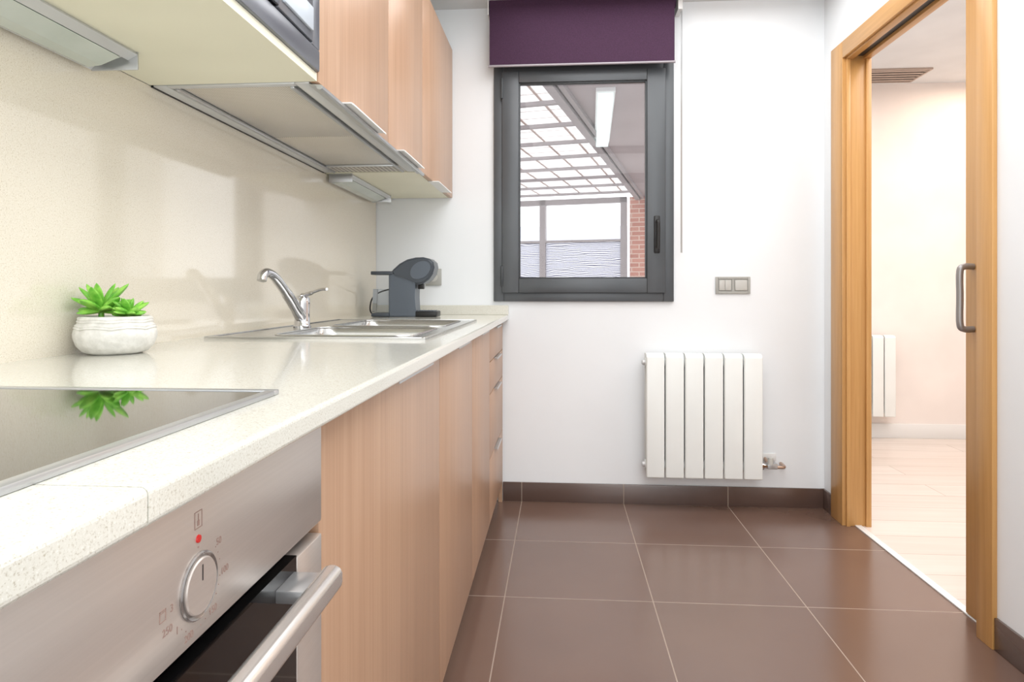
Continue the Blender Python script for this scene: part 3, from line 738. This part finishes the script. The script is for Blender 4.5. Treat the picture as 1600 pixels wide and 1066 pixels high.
# ------------------------------------------------------------------ exterior gallery
PH=math.radians(12.8); cP,sP=math.cos(PH),math.sin(PH); OX,OY=0.03,5.1
def gbox(bm,a0,a1,b0,b1,z0,z1):
    vs=[]
    for z in (z0,z1):
        for a,b in ((a0,b0),(a1,b0),(a1,b1),(a0,b1)):
            vs.append(bm.verts.new((OX+a*cP+b*sP,OY-a*sP+b*cP,z)))
    for f in ((0,3,2,1),(4,5,6,7),(0,1,5,4),(1,2,6,5),(2,3,7,6),(3,0,4,7)): bm.faces.new([vs[i] for i in f])
def gobj(name,lst,mat,parent=None):
    bm=bmesh.new()
    for b in lst: gbox(bm,*b)
    return addobj(name,fin(bm,name),mat,parent)
ZG=2.6
gr=empty('glazed_roof',(OX-1.5,OY+2,ZG),'translucent glazed porch roof on grey metal bars','roof')
gobj('roof_sheet',[(-4,-0.06,-1.2,5.9,ZG+0.09,ZG+0.10)],ROOFS,gr)
for k in range(10):
    b=-1.08+k*0.75
    gobj('roof_bar',[(-4,-0.06,b,b+0.05,ZG+0.04,ZG+0.075)],DARKM,gr)
gobj('long_beam',[(-0.07,0.0,-1.2,5.9,ZG-0.06,ZG+0.10)],DARKM,gr)
gobj('long_beam',[(0.02,0.06,-1.2,5.9,ZG-0.04,ZG+0.0)],DARKM,gr)
gobj('long_beam',[(-2.25,-2.19,-1.2,5.9,ZG-0.04,ZG+0.02)],DARKM,gr)
g1=gobj('porch_ceiling',[(0.0,1.15,-0.55,6.0,ZG,ZG+0.1)],GCEIL); tag(g1,'taupe painted porch ceiling outside the window',kind=S)
g2=gobj('porch_wall',[(-0.17,1.15,5.9,6.1,0,ZG)],BRICK); tag(g2,'red brick wall at the end of the porch',kind=S)
g3=tag(box('porch_floor',-5,5,3.39,13,-0.12,-0.02,plain('paving',(200,194,186),0.8)),'pale paved porch floor outside',kind=S)
gw=empty('porch_window',(OX,OY+5.8,0),'grey framed porch glazing with frosted lower panes','window')
posts=[-4.0,-2.9,-1.66,-0.27]
gobj('frame',[(p-0.05,p+0.05,5.85,5.95,-0.02,ZG) for p in posts]+[(-4,-0.22,5.85,5.95,ZG-0.09,ZG),(-4,-0.22,5.86,5.94,1.86,1.90),(-4,-0.22,5.86,5.94,0.0,0.12)],DARKM,gw)
for i in range(3):
    gobj('frosted_pane',[(posts[i]+0.05,posts[i+1]-0.05,5.895,5.905,0.12,1.86)],FROST,gw)
fl=empty('fluorescent_lamp',(0.4,6.1,2.55),'long fluorescent batten lamp on the porch ceiling','lamp')
def obox(bm,x0,y0,x1,y1,wid,z0,z1):
    d=Vector((x1-x0,y1-y0,0)).normalized(); s=Vector((-d.y,d.x,0))*wid/2; vs=[]
    for z in (z0,z1):
        for p in (Vector((x0,y0,z))-s,Vector((x1,y1,z))-s,Vector((x1,y1,z))+s,Vector((x0,y0,z))+s): vs.append(bm.verts.new(p))
    for f in ((0,3,2,1),(4,5,6,7),(0,1,5,4),(1,2,6,5),(2,3,7,6),(3,0,4,7)): bm.faces.new([vs[i] for i in f])
bm=bmesh.new(); obox(bm,0.355,5.0,0.44,6.75,0.15,2.57,2.6); addobj('lamp_body',fin(bm,'lb'),WHITE,fl)
bm=bmesh.new(); obox(bm,0.357,5.04,0.438,6.71,0.12,2.52,2.57); addobj('lamp_diffuser',fin(bm,'ld'),TUBE,fl)
dist=box('distant_building',-12,10,32,36,-1,4.2,plain('pale_facade',(200,204,216),0.8)); tag(dist,'pale low building across the yard',"building")

# ------------------------------------------------------------------ world & lights
wd=bpy.data.worlds.new('World'); scene.world=wd; wd.use_nodes=True
bg=wd.node_tree.nodes['Background']; bg.inputs[0].default_value=(0.96,0.97,1.0,1); bg.inputs[1].default_value=1.8
def area(name,loc,rot,sx,sy,en,col=(1,1,1)):
    l=bpy.data.lights.new(name,'AREA'); l.shape='RECTANGLE'; l.size=sx; l.size_y=sy; l.energy=en; l.color=col
    o=bpy.data.objects.new(name,l); o.location=loc; o.rotation_euler=[math.radians(a) for a in rot]; COL.objects.link(o); return o
area('kitchen_overhead_fill',(0.45,1.6,ZC-0.03),(0,0,0),1.4,2.8,39,(1,0.995,0.99))  # area light added to brighten the kitchen, no ceiling fixture modelled
area('kitchen_overhead_fill',(0.3,-0.7,ZC-0.03),(0,0,0),1.6,1.1,18,(1,0.995,0.99))  # second added fill, over the unseen near end of the kitchen
area('kitchen_frontal_fill',(0.3,-1.3,1.25),(90,0,0),1.8,2.1,25,(1,0.995,0.99))  # flash-like frontal fill added behind the camera, not a wall lamp
area('hall_downlight',(2.9,4.25,2.47),(0,0,0),0.3,0.3,10,(1,0.76,0.56))
area('hall_overhead_fill',(2.2,2.8,2.47),(0,0,0),1.2,2.0,43,(1,0.97,0.955))  # broad fill added to brighten the hall, without a fixture
# ------------------------------------------------------------------ camera
cd=bpy.data.cameras.new('camera'); cam=bpy.data.objects.new('camera',cd); COL.objects.link(cam)
cam.location=(0,0,H); cam.rotation_euler=(math.pi/2,0,math.atan(74/1010))
cd.sensor_width=36; cd.lens=1010/1600*36; cd.shift_y=-79/1600; cd.clip_start=0.02
scene.camera=cam
